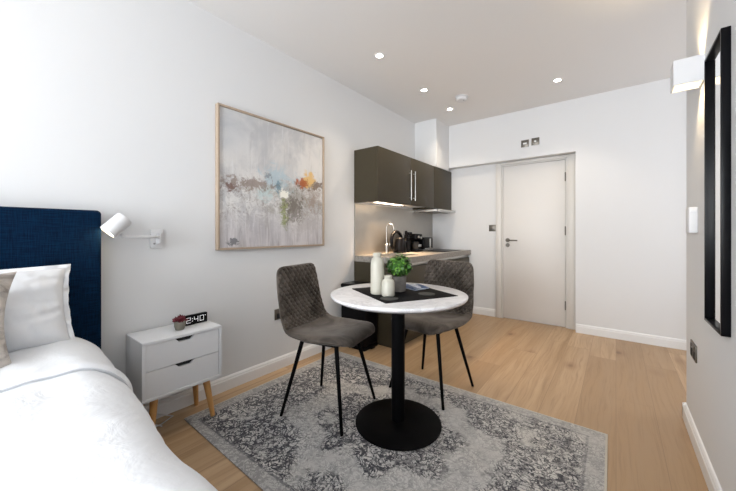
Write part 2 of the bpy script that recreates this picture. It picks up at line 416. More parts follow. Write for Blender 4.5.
def socket_x(x, y, z, sgn, label, wy=.146, hz=.086):
    t = thing('wall_socket', label, 'socket', (x, y, z-hz/2))
    def b(d0, d1, *r, **k): return MB().box(min(sgn*d0, sgn*d1), max(sgn*d0, sgn*d1), *r, **k)
    b(0, .007, -wy/2, wy/2, 0, hz, bev=.002).build('plate', 'dsteel', t)
    for s in ((-1, 1) if wy > .1 else (0,)):
        b(.0068, .009, s*.036-.024, s*.036+.024, .010, .050, bev=.001).build('outlet', 'hole', t)
        b(.0068, .012, s*.036-.006, s*.036+.006, .058, .076, bev=.001).build('switch', 'dsteel', t)
    return t
socket_x(XL, 1.592, .445, 1, 'small steel wall socket low on the left wall behind the chair', .086)
socket_x(XR, 2.405, .478, -1, 'double steel socket on the right wall below the mirror')

t = thing('heating_control', 'small white control box on the right wall beside the mirror', 'wall control', (XR, 2.37, 1.108))
MB().box(-.034, 0, -.055, .035, 0, .134, .005, 3).build('housing', 'whitem', t)
MB().box(-.030, -.004, -.057, -.0548, .108, .124, .0008).build('slot', 'trim', t)

# ------------------------------------------------------------------ ceiling
def light(kind, name, loc, energy, col=(1, 1, 1), rot=(0, 0, 0), **k):
    d = bpy.data.lights.new(name, kind); d.energy = energy; d.color = col
    for a_, v_ in k.items(): setattr(d, a_, v_)
    o = bpy.data.objects.new(name, d); COL.objects.link(o); o.location = loc; o.rotation_euler = rot
    return o
for x, y, lab in ((-1.571, 2.166, 'recessed ceiling downlight nearest the picture, leftmost in the ceiling'), (-1.584, 2.977, 'recessed ceiling downlight above the near end of the kitchen cabinets, middle of the row'),
                  (-1.581, 3.629, 'recessed ceiling downlight nearest the boxed-in corner, left of the smoke alarm'), (-.451, 3.587, 'recessed ceiling downlight standing alone right of the smoke alarm near the door')):
    t = thing('ceiling_downlight', lab, 'ceiling light', (x, y, H), group='recessed ceiling downlights')
    MB().lathe([(.028, .0), (.043, .0), (.043, -.004), (.040, -.006), (.030, -.005), (.028, .0)], n=40).build('bezel', 'trim', t)
    MB().lathe([(0, -.002), (.0275, -.002), (.0275, -.0005), (0, -.0005)], n=32).build('lamp', 'spot', t)
    light('SPOT', 'downlight_beam', (x, y, H-.02), 22, (1, .86, .68), spot_size=math.radians(115), spot_blend=.8, shadow_soft_size=.04)
t = thing('smoke_alarm', 'round white smoke alarm on the ceiling between the downlights', 'smoke alarm', (-1.340, 3.385, H))
t.scale = (1.18, 1.18, 1.1)
MB().lathe([(0, 0), (.060, 0), (.060, -.008), (.054, -.010), (0, -.010)], n=48).build('mount', 'whitem', t)
MB().lathe([(0, -.0101), (.050, -.0101), (.052, -.030), (.044, -.040), (.020, -.043), (0, -.043)], n=48).build('cover', 'whitem', t)
MB().lathe([(0, 0), (.006, 0), (.006, -.003), (0, -.003)], (.025, -.01, -.0415), 16).build('indicator', 'greyp', t)

# ------------------------------------------------------------------ picture
t = thing('framed_painting', 'large square abstract painting in pale thin oak frame on the left wall', 'painting', (XL+.003, 1.567, .988))
MB().box(.004, .026, -.482, .482, .016, .990).build('canvas', 'canvas', t)
cv = t.children[0]; cv.data.transform(Matrix.Translation((0, 0, -.503))); cv.location = (0, 0, .503)
fr = MB()
fr.box(0, .038, -.500, -.486, 0, 1.006, .0015).box(0, .038, .486, .500, 0, 1.006, .0015).box(0, .038, -.486, .486, 0, .014, .0015).box(0, .038, -.486, .486, .992, 1.006, .0015)
fr.build('frame', 'tan', t)

# ------------------------------------------------------------------ mirror on the right wall
t = thing('wall_mirror', 'tall narrow wall mirror in deep black frame on the right wall', 'mirror', (XR, 1.86, .728))
mh, mw, md = 1.135, .140, .026
f_ = MB()
f_.box(-md, 0, -mw, -mw+.011, 0, mh, .0015).box(-md, 0, mw-.011, mw, 0, mh, .0015).box(-md, 0, -mw+.011, mw-.011, 0, .011, .0015).box(-md, 0, -mw+.011, mw-.011, mh-.011, mh, .0015)
f_.build('frame', 'blackgloss', t)
MB().box(-.010, -.004, -mw+.011, mw-.011, .011, mh-.011).build('mirror_glass', 'mirror', t, False)

# ------------------------------------------------------------------ up and down sconce on the right wall
t = thing('wall_sconce', 'white box-shaped up-and-down wall light glowing above the mirror', 'wall light', (XR, 2.205, 1.83))
s_ = MB()
s_.box(-.108, 0, -.055, -.050, 0, .122).box(-.108, 0, .050, .055, 0, .122).box(-.108, -.103, -.050, .050, 0, .122).box(-.006, 0, -.050, .050, 0, .122)
s_.build('housing', 'whitem', t, False)
MB().box(-.102, -.007, -.049, .049, .050, .072).build('divider', 'trim', t, False)
for z in (.045, .072): MB().box(-.090, -.020, -.035, .035, z, z+.005).build('lamp', 'warm', t, False)
light('SPOT', 'sconce_up', (XR-.055, 2.205, 1.83+.085), 7.5, (1, .76, .45), (PI, 0, 0), spot_size=math.radians(100), spot_blend=.7, shadow_soft_size=.02)
light('SPOT', 'sconce_down', (XR-.055, 2.205, 1.83+.038), 7.5, (1, .76, .45), (0, 0, 0), spot_size=math.radians(100), spot_blend=.7, shadow_soft_size=.02)

# ------------------------------------------------------------------ bedside wall lamp
t = thing('reading_lamp', 'white swing-arm reading lamp on the wall beside the blue headboard', 'wall lamp', (XL, .715, 1.018))
MB().box(0, .020, -.036, .030, 0, .112, .003).build('backplate', 'whitem', t)
MB().box(.0195, .052, -.010, .010, .025, .030+.055, .003).tube([(.052, -.0, .030), (.052, 0, .086)], .010, 16).build('hinge', 'whitem', t)
MB().tube([(.020, -.018, .026), (.026, -.018, .026)], .005, 12).build('switch', 'greyp', t)
MB().tube([(.055, -.008, .066), (.100, -.05, .067), (.100, -.175, .067), (.108, -.192, .070), (.113, -.200, .082)], .0085, 12).build('arm', 'whitem', t)
c0 = Vector((.135, -.262, .092)); ax = Vector((.0, .075, .078)).normalized(); Lh = .105
rot = ax.to_track_quat('Z', 'Y').to_matrix().to_4x4(); mt = Matrix.Translation(c0) @ rot
MB().lathe([(.034, .0), (.040, .0), (.0405, .004), (.0405, Lh-.006), (.037, Lh), (0, Lh), ], n=48, mat=mt).lathe([(.034, .0), (.036, .006), (.036, .05), (0, .05)], n=48, mat=mt).build('lamp_shade', 'whitem', t)
MB().lathe([(0, .006), (.0345, .006), (.0345, .010), (0, .010)], n=40, mat=mt).build('lamp_lens', 'warm', t)
wl = light('SPOT', 'reading_lamp_beam', Vector((XL, .715, 1.018))+c0-ax*.004, .1, (1, .82, .55), spot_size=math.radians(110), spot_blend=.8, shadow_soft_size=.03)
wl.rotation_euler = ax.to_track_quat('Z', 'Y').to_euler()

# ------------------------------------------------------------------ bed
BY1 = .285; BY0 = -1.12
bed = thing('bed', 'double bed with tall navy blue upholstered headboard at the left edge', 'bed', (XL, -.36, 0))
def L(o): o.location = -Vector(bed.location); o.parent = bed; return o
h_ = MB().box(XL+.018, XL+.112, -1.20, .437, .12, 1.222, .020, 4)
L(h_.build('headboard', 'navy'))
L(MB().box(XL+.114, -.16, BY0, BY1-.02, .06, .31, .02, 3).build('bed_base', 'navy'))
L(MB().box(XL+.116, -.15, BY0, BY1-.01, .312, .54, .05, 4).build('mattress', 'sheet'))
for x in (XL+.2, -.3):
    for y in (BY0+.1, BY1-.12): L(MB().tube([(x, y, 0), (x, y, .062)], [.02, .025], 12).build('leg', 'black'))
t = bed
# duvet: rounded sheet over the mattress, hanging down the visible side
def nz(p, s): return noise.noise(Vector(p)*s)
def duv(x, q, off=0., lift=0.):
    """x along the bed, q metres across: 0 = shoulder, negative over the top, positive down the side"""
    sm = min(1, max(0, (x+1.45)/.6)); edge = .366 - .026*sm*sm*(3-2*sm); top = .597-.010*sm+.012*math.exp(-((x+1.75)/.25)**2)
    R = .13
    if q < 0: y, z, n = edge-R+q, top, Vector((0, 0, 1))
    else:
        a = min(q/R, PI*.47); y = edge-R+R*math.sin(a); z = top-R+R*math.cos(a); n = Vector((0, math.sin(a), math.cos(a)))
        rest = max(0, q-R*PI*.47)
        z -= rest; y += rest*.04
    w_ = .010*nz((x*1.0, y*1.4, z), 2.2)+.006*nz((x, y*2, z), 6)+.003*nz((x*1.5, y, z), 14)
    w_ += .012*math.exp(-((x+1.9)/.12)**2)*nz((y, x, 0), 6)
    y2 = y + (.022*math.sin(x*9+1)*min(1, max(0, q)/.4) if q > 0 else 0)
    return Vector((x, y2, z))+n*(w_+off+lift)
def sheet(b, x0, x1, q0, q1, nx, nq, th, lift=0., endround=.03):
    def f(sgn):
        def fn(i, j):
            x = x0+(x1-x0)*i; q = q0+(q1-q0)*j
            d = min((x-x0) if i < .5 else (x1-x), (q1-q))*1.0
            k = min(1, d/endround); k = math.sqrt(max(0, 1-(1-k)**2))
            return duv(x, q, sgn*th/2*k, lift)
        return fn
    b.grid(f(1), nx, nq); b.grid(f(-1), nx, nq)
    bmesh.ops.remove_doubles(b.b, verts=b.b.verts, dist=.0004)
    return b
dv = thing('duvet', 'plain white cotton duvet spread over the bed', 'duvet', (-1.1, -.36, .54))
o = sheet(MB(), -1.90, -.10, -1.42, .42, 110, 110, .045, 0, .05).build('duvet_body', 'duvet', ang=60); o.parent = dv; o.location = -Vector(dv.location)
o = sheet(MB(), -1.955, -1.475, -1.42, .36, 60, 110, .028, .033, .02).build('turned_back_edge', 'duvet', ang=60); o.parent = dv; o.location = -Vector(dv.location)

def cushion(name, mat, label, cat, loc, w_, h_, T, rx, rz, flange=0., seed=1., concave=.04, nu=60, roll=0.):
    b = MB()
    def prof(u, v):
        k = max(0, (1-abs(u)**2.6)*(1-abs(v)**2.6)); return k**.55
    ou = w_/2; ov = h_/2
    def f(sgn):
        def fn(i, j):
            u, v = 2*i-1, 2*j-1
            pu = u*(1-concave*(1-v*v)*u*u); pv = v*(1-concave*(1-u*u)*v*v)
            t_ = T/2*prof(u, v)
            n_ = nz((u*w_*1.0+seed, v*h_+seed, sgn*2.), 6)*.020+abs(nz((u*w_*1.0+v*.15+seed, v*h_*.5, sgn*5.), 11))*.012+nz((u*w_*2+seed, v*h_, 3+sgn), 16)*.004
            n_ += .007*math.sin(v*17+5*nz((u, v, seed), 2)+seed)*max(0, abs(u)-.45)*1.8+.006*math.sin(u*15+5*nz((u, v, seed+3), 2))*max(0, abs(v)-.5)*1.8
            t2 = t_+n_*min(1, prof(u, v)*1.8)
            return Vector((pu*ou, -sgn*t2, pv*ov+ov))
        return fn
    b.grid(f(1), nu, nu); b.grid(f(-1), nu, nu)
    if flange:
        pts = []
        N = 160
        def edge(a_):      # point on the square outline
            s_ = a_*4 % 4; k = int(s_); q = 2*(s_-k)-1
            return [(q, -1), (1, q), (-q, 1), (-1, -q)][k]
        for sgn in (-1, 1):
            rings = []
            for m_ in (0, .5, 1):
                ring = []
                for i in range(N):
                    u, v = edge(i/N)
                    pu = u*(1-concave*(1-v*v)*u*u); pv = v*(1-concave*(1-u*u)*v*v)
                    cx, cz = u*flange*m_, v*flange*m_
                    rip = (.008*math.sin(i*.55+seed)+.005*math.sin(i*1.3+2))*m_
                    ring.append(b.b.verts.new((pu*ou+cx+rip*.3*u, sgn*.0025*(1 if m_ < 1 else .2)+rip, pv*ov+ov+cz+rip*.3*v)))
                rings.append(ring)
            for a_, c_ in zip(rings, rings[1:]):
                for i in range(N): b.b.faces.new((a_[i], a_[(i+1) % N], c_[(i+1) % N], c_[i]))
    o = b.build(name, mat, ang=60)
    o.matrix_world = Matrix.Translation(loc) @ Matrix.Rotation(rz, 4, 'Z') @ Matrix.Rotation(rx, 4, 'X') @ Matrix.Rotation(roll, 4, 'Y')
    return o
# local -Y is the face; headboard faces +X  ->  rz = +90 deg
p_ = cushion('pillow', 'sheet', '', '', (-1.835, -.043, .634), .66, .340, .24, -math.radians(22), PI/2, .018, 2.3, .05)
p_['label'] = 'plump white pillow with flanged edge leaning on the navy headboard'; p_['category'] = 'pillow'
c_ = cushion('scatter_cushion', 'cush', '', '', (-1.625, -.103, .632), .44, .370, .15, -math.radians(20), PI/2+.12, 0, 5.1, .14, roll=math.radians(4))
c_['label'] = 'beige printed cushion in front of the white pillow at the left edge'; c_['category'] = 'cushion'

# ------------------------------------------------------------------ bedside cabinet
NX0, NX1, NY0, NY1, NZ0, NZ1 = -2.150, -1.892, .560, .972, .235, .545
ns = thing('bedside_cabinet', 'white two-drawer bedside cabinet on splayed pale wooden legs', 'bedside cabinet', ((NX0+NX1)/2, (NY0+NY1)/2, 0))
def LN(o): o.parent = ns; o.location = -Vector(ns.location); return o
k = MB(); T_ = .016
k.box(NX0, NX1, NY0, NY1, NZ1-T_, NZ1, .0015).box(NX0, NX1, NY0, NY1, NZ0, NZ0+T_, .0015).box(NX0, NX1, NY0, NY0+T_, NZ0+T_, NZ1-T_).box(NX0, NX1, NY1-T_, NY1, NZ0+T_, NZ1-T_)
k.box(NX0, NX0+.006, NY0+T_, NY1-T_, NZ0+T_, NZ1-T_)
LN(k.build('body', 'white'))
zm = (NZ0+NZ1)/2
for z0, z1 in ((NZ0+T_+.002, zm-.0015), (zm+.0015, NZ1-T_-.002)):
    yc = (NY0+NY1)/2; y0, y1 = NY0+T_+.002, NY1-T_-.002
    poly = [(y0, z0), (y1, z0), (y1, z1), (yc+.050, z1), (yc+.030, z1-.020), (yc-.030, z1-.020), (yc-.050, z1), (y0, z1)]
    d = MB().prism(poly, lambda p, t_: Vector((NX1-.020+.016*t_, p[0], p[1])))
    d.box(NX0+.02, NX1-.024, y0+.004, y0+.012, z0+.01, z1-.03).box(NX0+.02, NX1-.024, y1-.012, y1-.004, z0+.01, z1-.03).box(NX0+.02, NX1-.024, y0+.012, y1-.012, z0+.01, z0+.018)
    d = LN(d.build('drawer', 'white', smooth=False))
    hh = MB().box(NX1-.034, NX1-.0205, yc-.056, yc+.056, z1-.026, z1-.0008).build('notch_shade_block', 'hole', d, False)  # near-black block standing in for the shade inside the drawer notch
for sx, sy, zf in ((-1, -1, 0), (-1, 1, 0), (1, -1, 0), (1, 1, .007)):
    cx = (NX0+NX1)/2+sx*.075; cy = (NY0+NY1)/2+sy*.135
    LN(MB().tube([(cx+sx*.035, cy+sy*.028, zf), (cx+sx*.034, cy+sy*.027, zf+.004), (cx, cy, NZ0-.001)], [.011, .0125, .020], 20).build('leg', 'beech'))

# succulent
t = thing('potted_succulent', 'tiny dark red succulent in a round taupe pot on the bedside cabinet', 'plant', (-1.999, .778, NZ1))
MB().lathe([(0, 0), (.020, 0), (.024, .004), (.029, .022), (.030, .040), (.029, .052), (.026, .052), (.026, .044), (0, .044)], n=40).build('pot', 'potg', t)
b = MB()
for i in range(60):
    a_ = random.random()*2*PI; el = random.uniform(.15, 1.45); r_ = random.uniform(.022, .046)
    base = Vector((random.uniform(-.01, .01), random.uniform(-.01, .01), .044)); d = Vector((math.cos(a_)*math.cos(el), math.sin(a_)*math.cos(el), math.sin(el)))
    b.tube([base, base+d*r_*.45, base+d*r_*.8, base+d*r_], [.002, .0055, .0045, .0008], 7)
b.build('foliage', 'red', t)

# clock
t = thing('digital_clock', 'black digital clock with white 2:40 digits on the bedside cabinet', 'clock', (-2.055, .880, NZ1), math.radians(6))
MB().box(-.012, .012, -.080, .080, 0, .060, .003).build('body', 'blackgloss', t)
def seg_digit(b, ch, y, z, w_, h_):
    S = {'0': 'abcdef', '2': 'abged', '4': 'fgbc', '1': 'bc'}[ch]; q = .0034
    R = dict(a=(0, w_, h_-q, h_), g=(0, w_, h_/2-q/2, h_/2+q/2), d=(0, w_, 0, q), f=(0, q, h_/2, h_), b=(w_-q, w_, h_/2, h_), e=(0, q, 0, h_/2), c=(w_-q, w_, 0, h_/2))
    for s in S:
        y0, y1, z0, z1 = R[s]; b.box(.0122, .0132, y+y0+.0004, y+y1-.0004, z+z0+.0004, z+z1-.0004)
b = MB()
for ch, y in (('2', -.052), ('4', -.006), ('0', .030)): seg_digit(b, ch, y, .014, .026, .034)
b.box(.0122, .0132, -.018, -.0135, .021, .0255).box(.0122, .0132, -.018, -.0135, .036, .0405)
b.box(.0122, .0132, .063, .068, .042, .047)
b.build('digits', 'digit', t, False)

# cable
tag(MB().tube([(-2.03, .42, .012), (-2.03, .52, .006), (-2.05, .62, .02), (-2.06, .70, .006), (-2.10, .78, .006), (-2.135, .72, .03), (-2.145, .66, .07), (-2.14, .65, .05), (-2.10, .665, .012), (-2.04, .70, .005)], .0035, 8).build('power_cable', 'whitem'),
    'thin white cable loosely coiled on the floor under the bedside cabinet', 'cable')

# ------------------------------------------------------------------ rug
rg = MB().box(-1.0, 1.0, -.69, .69, 0, .007, .003).build('area_rug', 'rug')
for v_ in rg.data.vertices:
    if v_.co.y < 0: v_.co.y += -.028*(v_.co.x+.15) + .01
rg.location = (-1.028, 1.475, 0); rg.rotation_euler = (0, 0, math.radians(.6))
rg['label'] = 'large grey distressed-pattern rug under the round table'; rg['category'] = 'rug'

# ------------------------------------------------------------------ table
TX, TY = -.997, 1.558
t = thing('round_table', 'round white marble-topped pedestal table with black base', 'table', (TX, TY, .007))
MB().lathe([(0, .7271), (.365, .7271), (.381, .733), (.388, .741), (.390, .747), (.388, .752), (.383, .753), (0, .753)], n=128).build('tabletop', 'marble', t, ang=50)
MB().lathe([(0, .7205), (.355, .7205), (.366, .7268), (0, .7268)], n=96).build('top_underside', 'rim', t)
MB().lathe([(.0, 0), (.243, 0), (.247, .004), (.247, .010), (.241, .014), (.10, .018), (.048, .022), (.0, .022)], n=96).build('base', 'black', t)
MB().lathe([(0, .0221), (.039, .0221), (.039, .70), (0, .70)], n=40).build('column', 'black', t)
MB().box(-.12, .12, -.12, .12, .7005, .7202, .004).build('mounting_plate', 'black', t)
ZT = .007+.753

# placemat
pa, pb, pd, pc = Vector((-1.287, 1.487)), Vector((-.889, 1.280)), Vector((-1.085, 1.890)), Vector((-.689, 1.676))
pc_ = (pa+pb+pc+pd)/4
o = MB().box(-.225, .225, -.225, .225, 0, .003, .001).build('placemat', 'blackmatte'); o.location = (pc_.x, pc_.y, ZT); o.rotation_euler = (0, 0, math.atan2(-.207, .398))
o['label'] = 'square black placemat laid on the marble tabletop'; o['category'] = 'placemat'
ZM = ZT+.003
for x, y, lab in ((-.935, 1.375, 'round dark grey coaster on the placemat in front of the small vase'), (-.838, 1.605, 'round dark grey coaster on the placemat right of the plant pot')):
    o = MB().lathe([(0, 0), (.046, 0), (.048, .002), (.046, .004), (0, .004)], n=48).build('coaster', 'coaster'); o.location = (x, y, ZM); o['label'] = lab; o['category'] = 'coaster'; o['group'] = 'round coasters on the placemat'
def vase(prof, x, y, lab):
    o = MB().lathe(prof, n=64).build('bottle_vase', 'cream', ang=60); o.location = (x, y, ZM); o['label'] = lab; o['category'] = 'vase'; o['group'] = 'cream bottle vases'
vase([(0, 0), (.034, 0), (.038, .004), (.039, .02), (.038, .165), (.036, .185), (.029, .200), (.022, .206), (.0215, .212), (.025, .216), (.0255, .230), (.022, .232), (.019, .229), (.019, .21), (0, .205)], -1.066, 1.449, 'tall cream ceramic bottle vase on the placemat')
vase([(0, 0), (.032, 0), (.0355, .004), (.036, .02), (.0355, .072), (.031, .086), (.021, .093), (.0195, .098), (.022, .101), (.0225, .110), (.019, .112), (.016, .109), (.016, .098), (0, .094)], -.985, 1.438, 'short cream ceramic bottle vase in front of the tall one')
t = thing('potted_plant', 'bushy bright green plant in grey concrete pot on the table', 'plant', (-1.012, 1.592, ZM))
MB().lathe([(0, 0), (.036, 0), (.039, .003), (.043, .086), (.043, .090), (.037, .090), (.036, .078), (0, .078)], n=48).build('pot', 'concrete', t)
MB().lathe([(0, .0785), (.0358, .0785), (.0358, .080), (0, .083)], n=24).build('soil', 'soil', t)
def leafmesh(b, n, cz, R, rz_, size, zmin):
    for i in range(n):
        d = Vector((random.gauss(0, 1), random.gauss(0, 1), random.gauss(.25, 1))).normalized(); rr = R*random.uniform(.5, 1.0)
        c = Vector((d.x*rr, d.y*rr, cz+d.z*rr*rz_))
        if c.z < zmin: c.z = zmin+random.random()*.02
        up = (d+Vector((0, 0, .6))+Vector((random.uniform(-.6, .6), random.uniform(-.6, .6), random.uniform(-.4, .4)))).normalized()
        t1 = up.cross(Vector((random.random()-.5, random.random()-.5, random.random()-.5))).normalized(); t2 = up.cross(t1)
        s = size*random.uniform(.6, 1.2); pts = []
        for k_, (a_, w_) in enumerate(((0, 0), (.3, .42), (.65, .46), (1, 0), (.65, -.46), (.3, -.42))):
            pts.append(b.b.verts.new(c+t1*(a_-.5)*s+t2*w_*s+up*(-.12*s*abs(w_)*2)))
        m0 = b.b.verts.new(c+up*s*.05)
        for k_ in range(6): b.b.faces.new((pts[k_], pts[(k_+1) % 6], m0))
b = MB(); leafmesh(b, 520, .150, .078, .88, .022, .098); b.build('foliage', 'leaf', t, ang=80)
b = MB(); leafmesh(b, 170, .155, .084, .88, .018, .105); b.build('leaf_tips', 'leaf2', t, ang=80)
b = MB()
for i in range(16):
    a_ = i*2.4; r_ = .012+.04*random.random(); b.tube([(math.cos(a_)*.012, math.sin(a_)*.012, .080), (math.cos(a_)*r_*.6, math.sin(a_)*r_*.6, .125), (math.cos(a_)*r_, math.sin(a_)*r_, .17)], .0015, 6)
b.build('stems', 'leaf', t)
for i, (x, y, rz_, zz, sx, sy, lab) in enumerate(((-1.018, 1.735, -.35, 0, .095, .045, 'dark blue booklet under the other, behind the plant pot'), (-.985, 1.760, -.62, .006, .080, .045, 'blue leaflet with pale print, on top behind the plant pot'))):
    t = thing('booklet', lab, 'booklet', (x, y, ZM+zz), rz_)
    MB().box(-sx+.002, sx-.002, -sy+.002, sy-.002, .0008, .0046).build('pages', 'paper', t)
    MB().box(-sx, sx, -sy, sy, .0047, .0056).box(-sx, sx, -sy, sy, 0, .0007).build('cover', 'blue', t)
    if i:
        b = MB()
        for q in range(5): b.box(sx*(-.8+.36*q), sx*(-.58+.36*q), -sy*.7, sy*random.uniform(-.2, .7), .0057, .0060)
        b.build('printed_blocks', 'paper', t, False)

# ------------------------------------------------------------------ chairs
PR = [(.225, .452), (.218, .474), (.17, .486), (.05, .478), (-.07, .472), (-.15, .480), (-.200, .515), (-.228, .580), (-.243, .670), (-.256, .780), (-.270, .888)]
cum = [0]
for p, q in zip(PR, PR[1:]): cum.append(cum[-1]+math.dist(p, q))
LT = cum[-1]
def profpt(s):     # catmull-rom by arclength fraction
    d = s*LT; i = 0
    while i < len(cum)-2 and cum[i+1] < d: i += 1
    u = (d-cum[i])/(cum[i+1]-cum[i])
    P0 = PR[max(i-1, 0)]; P1 = PR[i]; P2 = PR[i+1]; P3 = PR[min(i+2, len(PR)-1)]
    f = lambda a, b_, c, e: .5*((2*b_)+(-a+c)*u+(2*a-5*b_+4*c-e)*u*u+(-a+3*b_-3*c+e)*u**3)
    return Vector((f(P0[0], P1[0], P2[0], P3[0]), 0, f(P0[1], P1[1], P2[1], P3[1])))
def halfw(s):
    d = s*LT
    pts = [(0, .205), (.1, .228), (.25, .238), (.40, .232), (.50, .222), (.65, .212), (LT, .196)]
    for (a, wa), (b_, wb) in zip(pts, pts[1:]):
        if d <= b_ or b_ == LT:
            u = min(1, (d-a)/(b_-a)); u = u*u*(3-2*u); W = wa+(wb-wa)*u; break
    r = .085 if d < LT/2 else .065
    e = min(d, LT-d)
    if e < r: W = W-r+math.sqrt(max(0, r*r-(r-e)**2))
    return W
SPL = .50
def shell(b, s0, s1, ns_, nt):
    def f(sgn):
        def fn(i, j):
            s = s0+(s1-s0)*i; tt = 2*j-1
            # cluster samples toward the rim
            tt = math.copysign(1-(1-abs(tt))**1.25, tt)
            p = profpt(s); dp = (profpt(min(1, s+.01))-profpt(max(0, s-.01))).normalized()
            nrm = Vector((dp.z, 0, -dp.x)); nrm = nrm if nrm.dot(Vector((1, 0, 2))) > 0 else -nrm
            W = halfw(s); d = s*LT; e = min(d, LT-d)
            bend = .022*tt*tt*math.exp(-((s-.52)/.28)**2)+.006*tt*tt
            th = .047*(1-abs(tt)**7)**.5*(min(1, e/.03)*(2-min(1, e/.03)))**.5
            off = sgn*th/2+bend
            if sgn > 0 and s > SPL+.0:
                dd = (d-SPL*LT)
                y = tt*W; k1 = (dd*.80+y)/.040; k2 = (dd*.80-y)/.040
                g1 = abs(k1-round(k1)); g2 = abs(k2-round(k2)); g_ = min(g1, g2)
                fade = min(1, (1-abs(tt))/.05)*min(1, (LT-d)/.02)*min(1, dd/.015)
                off -= .013*math.exp(-(g_/.15)**2)*max(0, fade)
            if sgn > 0 and s <= SPL: off += .004*nz((p.x, tt*.25, 0), 7)+.005*(1-tt*tt)
            return p+Vector((0, tt*W, 0))+nrm*off
        return fn
    b.grid(f(1), ns_, nt); b.grid(f(-1), ns_//3, nt)
    return b
ch = thing('dining_chair', 'grey velvet dining chair with quilted back left of the table', 'chair', (-1.425, 1.432, .007), math.radians(12), 'quilted grey velvet dining chairs')
shell(MB(), 0, SPL+.004, 40, 56).build('seat', 'velvet', ch, ang=70)
shell(MB(), SPL, 1, 130, 110).build('backrest', 'velvet', ch, ang=70)
fb = MB(); q = .125
fb.tube([(q, q, .440), (q, -q, .440), ], .009, 12).tube([(-q, -q, .440), (-q, q, .440)], .009, 12).tube([(q, q, .440), (-q, q, .440)], .009, 12).tube([(q, -q, .440), (-q, -q, .440)], .009, 12)
fb.build('seat_frame', 'black', ch)
for sx in (-1, 1):
    for sy in (-1, 1):
        MB().tube([(sx*.212, sy*.212, 0), (sx*.212, sy*.212, .001), (sx*.128, sy*.128, .41), (sx*.122, sy*.122, .440)], [.0085, .009, .013, .013], 16).build('leg', 'black', ch)
dup(ch, (-1.042, 2.070, .0035), (0, math.radians(-.0), math.radians(-94.5)), 'grey velvet dining chair with quilted back behind the table, near the kitchen')

# ------------------------------------------------------------------ black bin
t = thing('kitchen_bin', 'glossy black rectangular bin standing against the end of the kitchen units', 'bin', (-1.992, 2.405, 0))
MB().box(-.150, .150, -.105, .105, 0, .030, .004).build('base', 'blackgloss', t)
MB().box(-.152, .152, -.110, .110, .0305, .565, .028, 5).build('bin_body', 'blackgloss', t)
MB().box(-.154, .154, -.112, .112, .5655, .612, .020, 5).build('lid', 'blackgloss', t)
MB().box(.150, .175, -.03, .03, .008, .016, .003).build('pedal', 'blackgloss', t)

# ------------------------------------------------------------------ kitchen
KX = -1.60; KY0 = 2.535; KY1 = 4.325
def base_unit(y0, y1, lab, ndoor, end=False):
    t = thing('base_cabinet', lab, 'cabinet', (XL+.002, y0, 0), group='brown kitchen base cabinets')
    D = KX-XL-.002-.022; W = y1-y0-.002
    c = MB().box(0, D, 0, .018, .10 if not end else 0, .808).box(0, D, W-.018, W, .10, .808).box(0, D, .018, W-.018, .10, .118).box(0, .006, .018, W-.018, .118, .70)
    c.build('carcass', 'brown', t, False)
    MB().box(D-.05, D-.035, .0185, W-.0, 0, .099).build('plinth', 'brown', t, False)
    dw = W/ndoor
    for i in range(ndoor):
        MB().box(D+.001, D+.021, i*dw+.0015, (i+1)*dw-.0015, .103, .770, .001).build('door', 'brown', t)
    MB().box(D-.012, D+.004, .002, W-.002, .7715, .806, .001).build('grip_rail', 'steel', t)
    return t
base_unit(KY0, 3.135, 'brown base cabinet with exposed side panel, nearest the table', 1, True)
base_unit(3.136, 3.735, 'middle brown base cabinet behind the far chair', 1)
base_unit(3.736, KY1, 'brown base cabinet at the far end beside the back wall', 1)
SY0, SY1, SX0, SX1 = 2.59, 3.085, -2.02, -1.70
wt = MB(); x1 = -1.578; z0, z1 = .809, .869
wt.box(XL+.012, SX0, KY0-.004, KY1, z0, z1).box(SX1, x1, KY0-.004, KY1, z0, z1).box(SX0, SX1, KY0-.004, SY0, z0, z1).box(SX0, SX1, SY1, KY1, z0, z1)
tag(wt.build('worktop', 'top', smooth=False), 'grey stone-effect worktop running along the kitchen units', 'worktop')
sk = MB()
sk.box(SX0-.012, SX1+.012, SY0-.012, SY0+.002, z1, z1+.003).box(SX0-.012, SX1+.012, SY1-.002, SY1+.012, z1, z1+.003).box(SX0-.012, SX0+.002, SY0+.002, SY1-.002, z1, z1+.003).box(SX1-.002, SX1+.012, SY0+.002, SY1-.002, z1, z1+.003)
a0, a1, c0_, c1 = SX0+.002, SX1-.002, SY0+.002, SY1-.002
sk.box(a0, a1, c0_, c1, z1-.15, z1-.148).box(a0, a0+.002, c0_, c1, z1-.148, z1).box(a1-.002, a1, c0_, c1, z1-.148, z1).box(a0+.002, a1-.002, c0_, c0_+.002, z1-.148, z1).box(a0+.002, a1-.002, c1-.002, c1, z1-.148, z1)
tag(sk.build('sink', 'steel', smooth=False), 'stainless steel sink set into the worktop', 'sink')
tag(MB().box(XL+.001, XL+.010, KY0+.003, KY1+.003, .870, 1.417).build('splashback', 'splash', smooth=False), 'reflective stainless steel splashback behind the worktop', 'splashback')
# tap
t = thing('kitchen_tap', 'tall chrome kitchen mixer tap at the sink', 'tap', (-2.075, 3.0, z1))
MB().lathe([(0, 0), (.026, 0), (.026, .006), (.019, .010), (.019, .105), (.012, .112), (0, .112)], n=32).build('tap_body', 'tapsteel', t)
pts = [(0, 0, .110), (0, 0, .29)]+[(.035-.035*math.cos(a_), .02*(1-math.cos(a_)), .29+.05*math.sin(a_)) for a_ in [PI*i/12 for i in range(1, 13)]]+[(.07, .04, .265)]
MB().tube(pts, .0085, 14).build('spout', 'tapsteel', t)
MB().tube([(0, .015, .07), (0, .055, .075), (0, .06, .12)], [.007, .006, .005], 12).build('lever', 'steel', t)

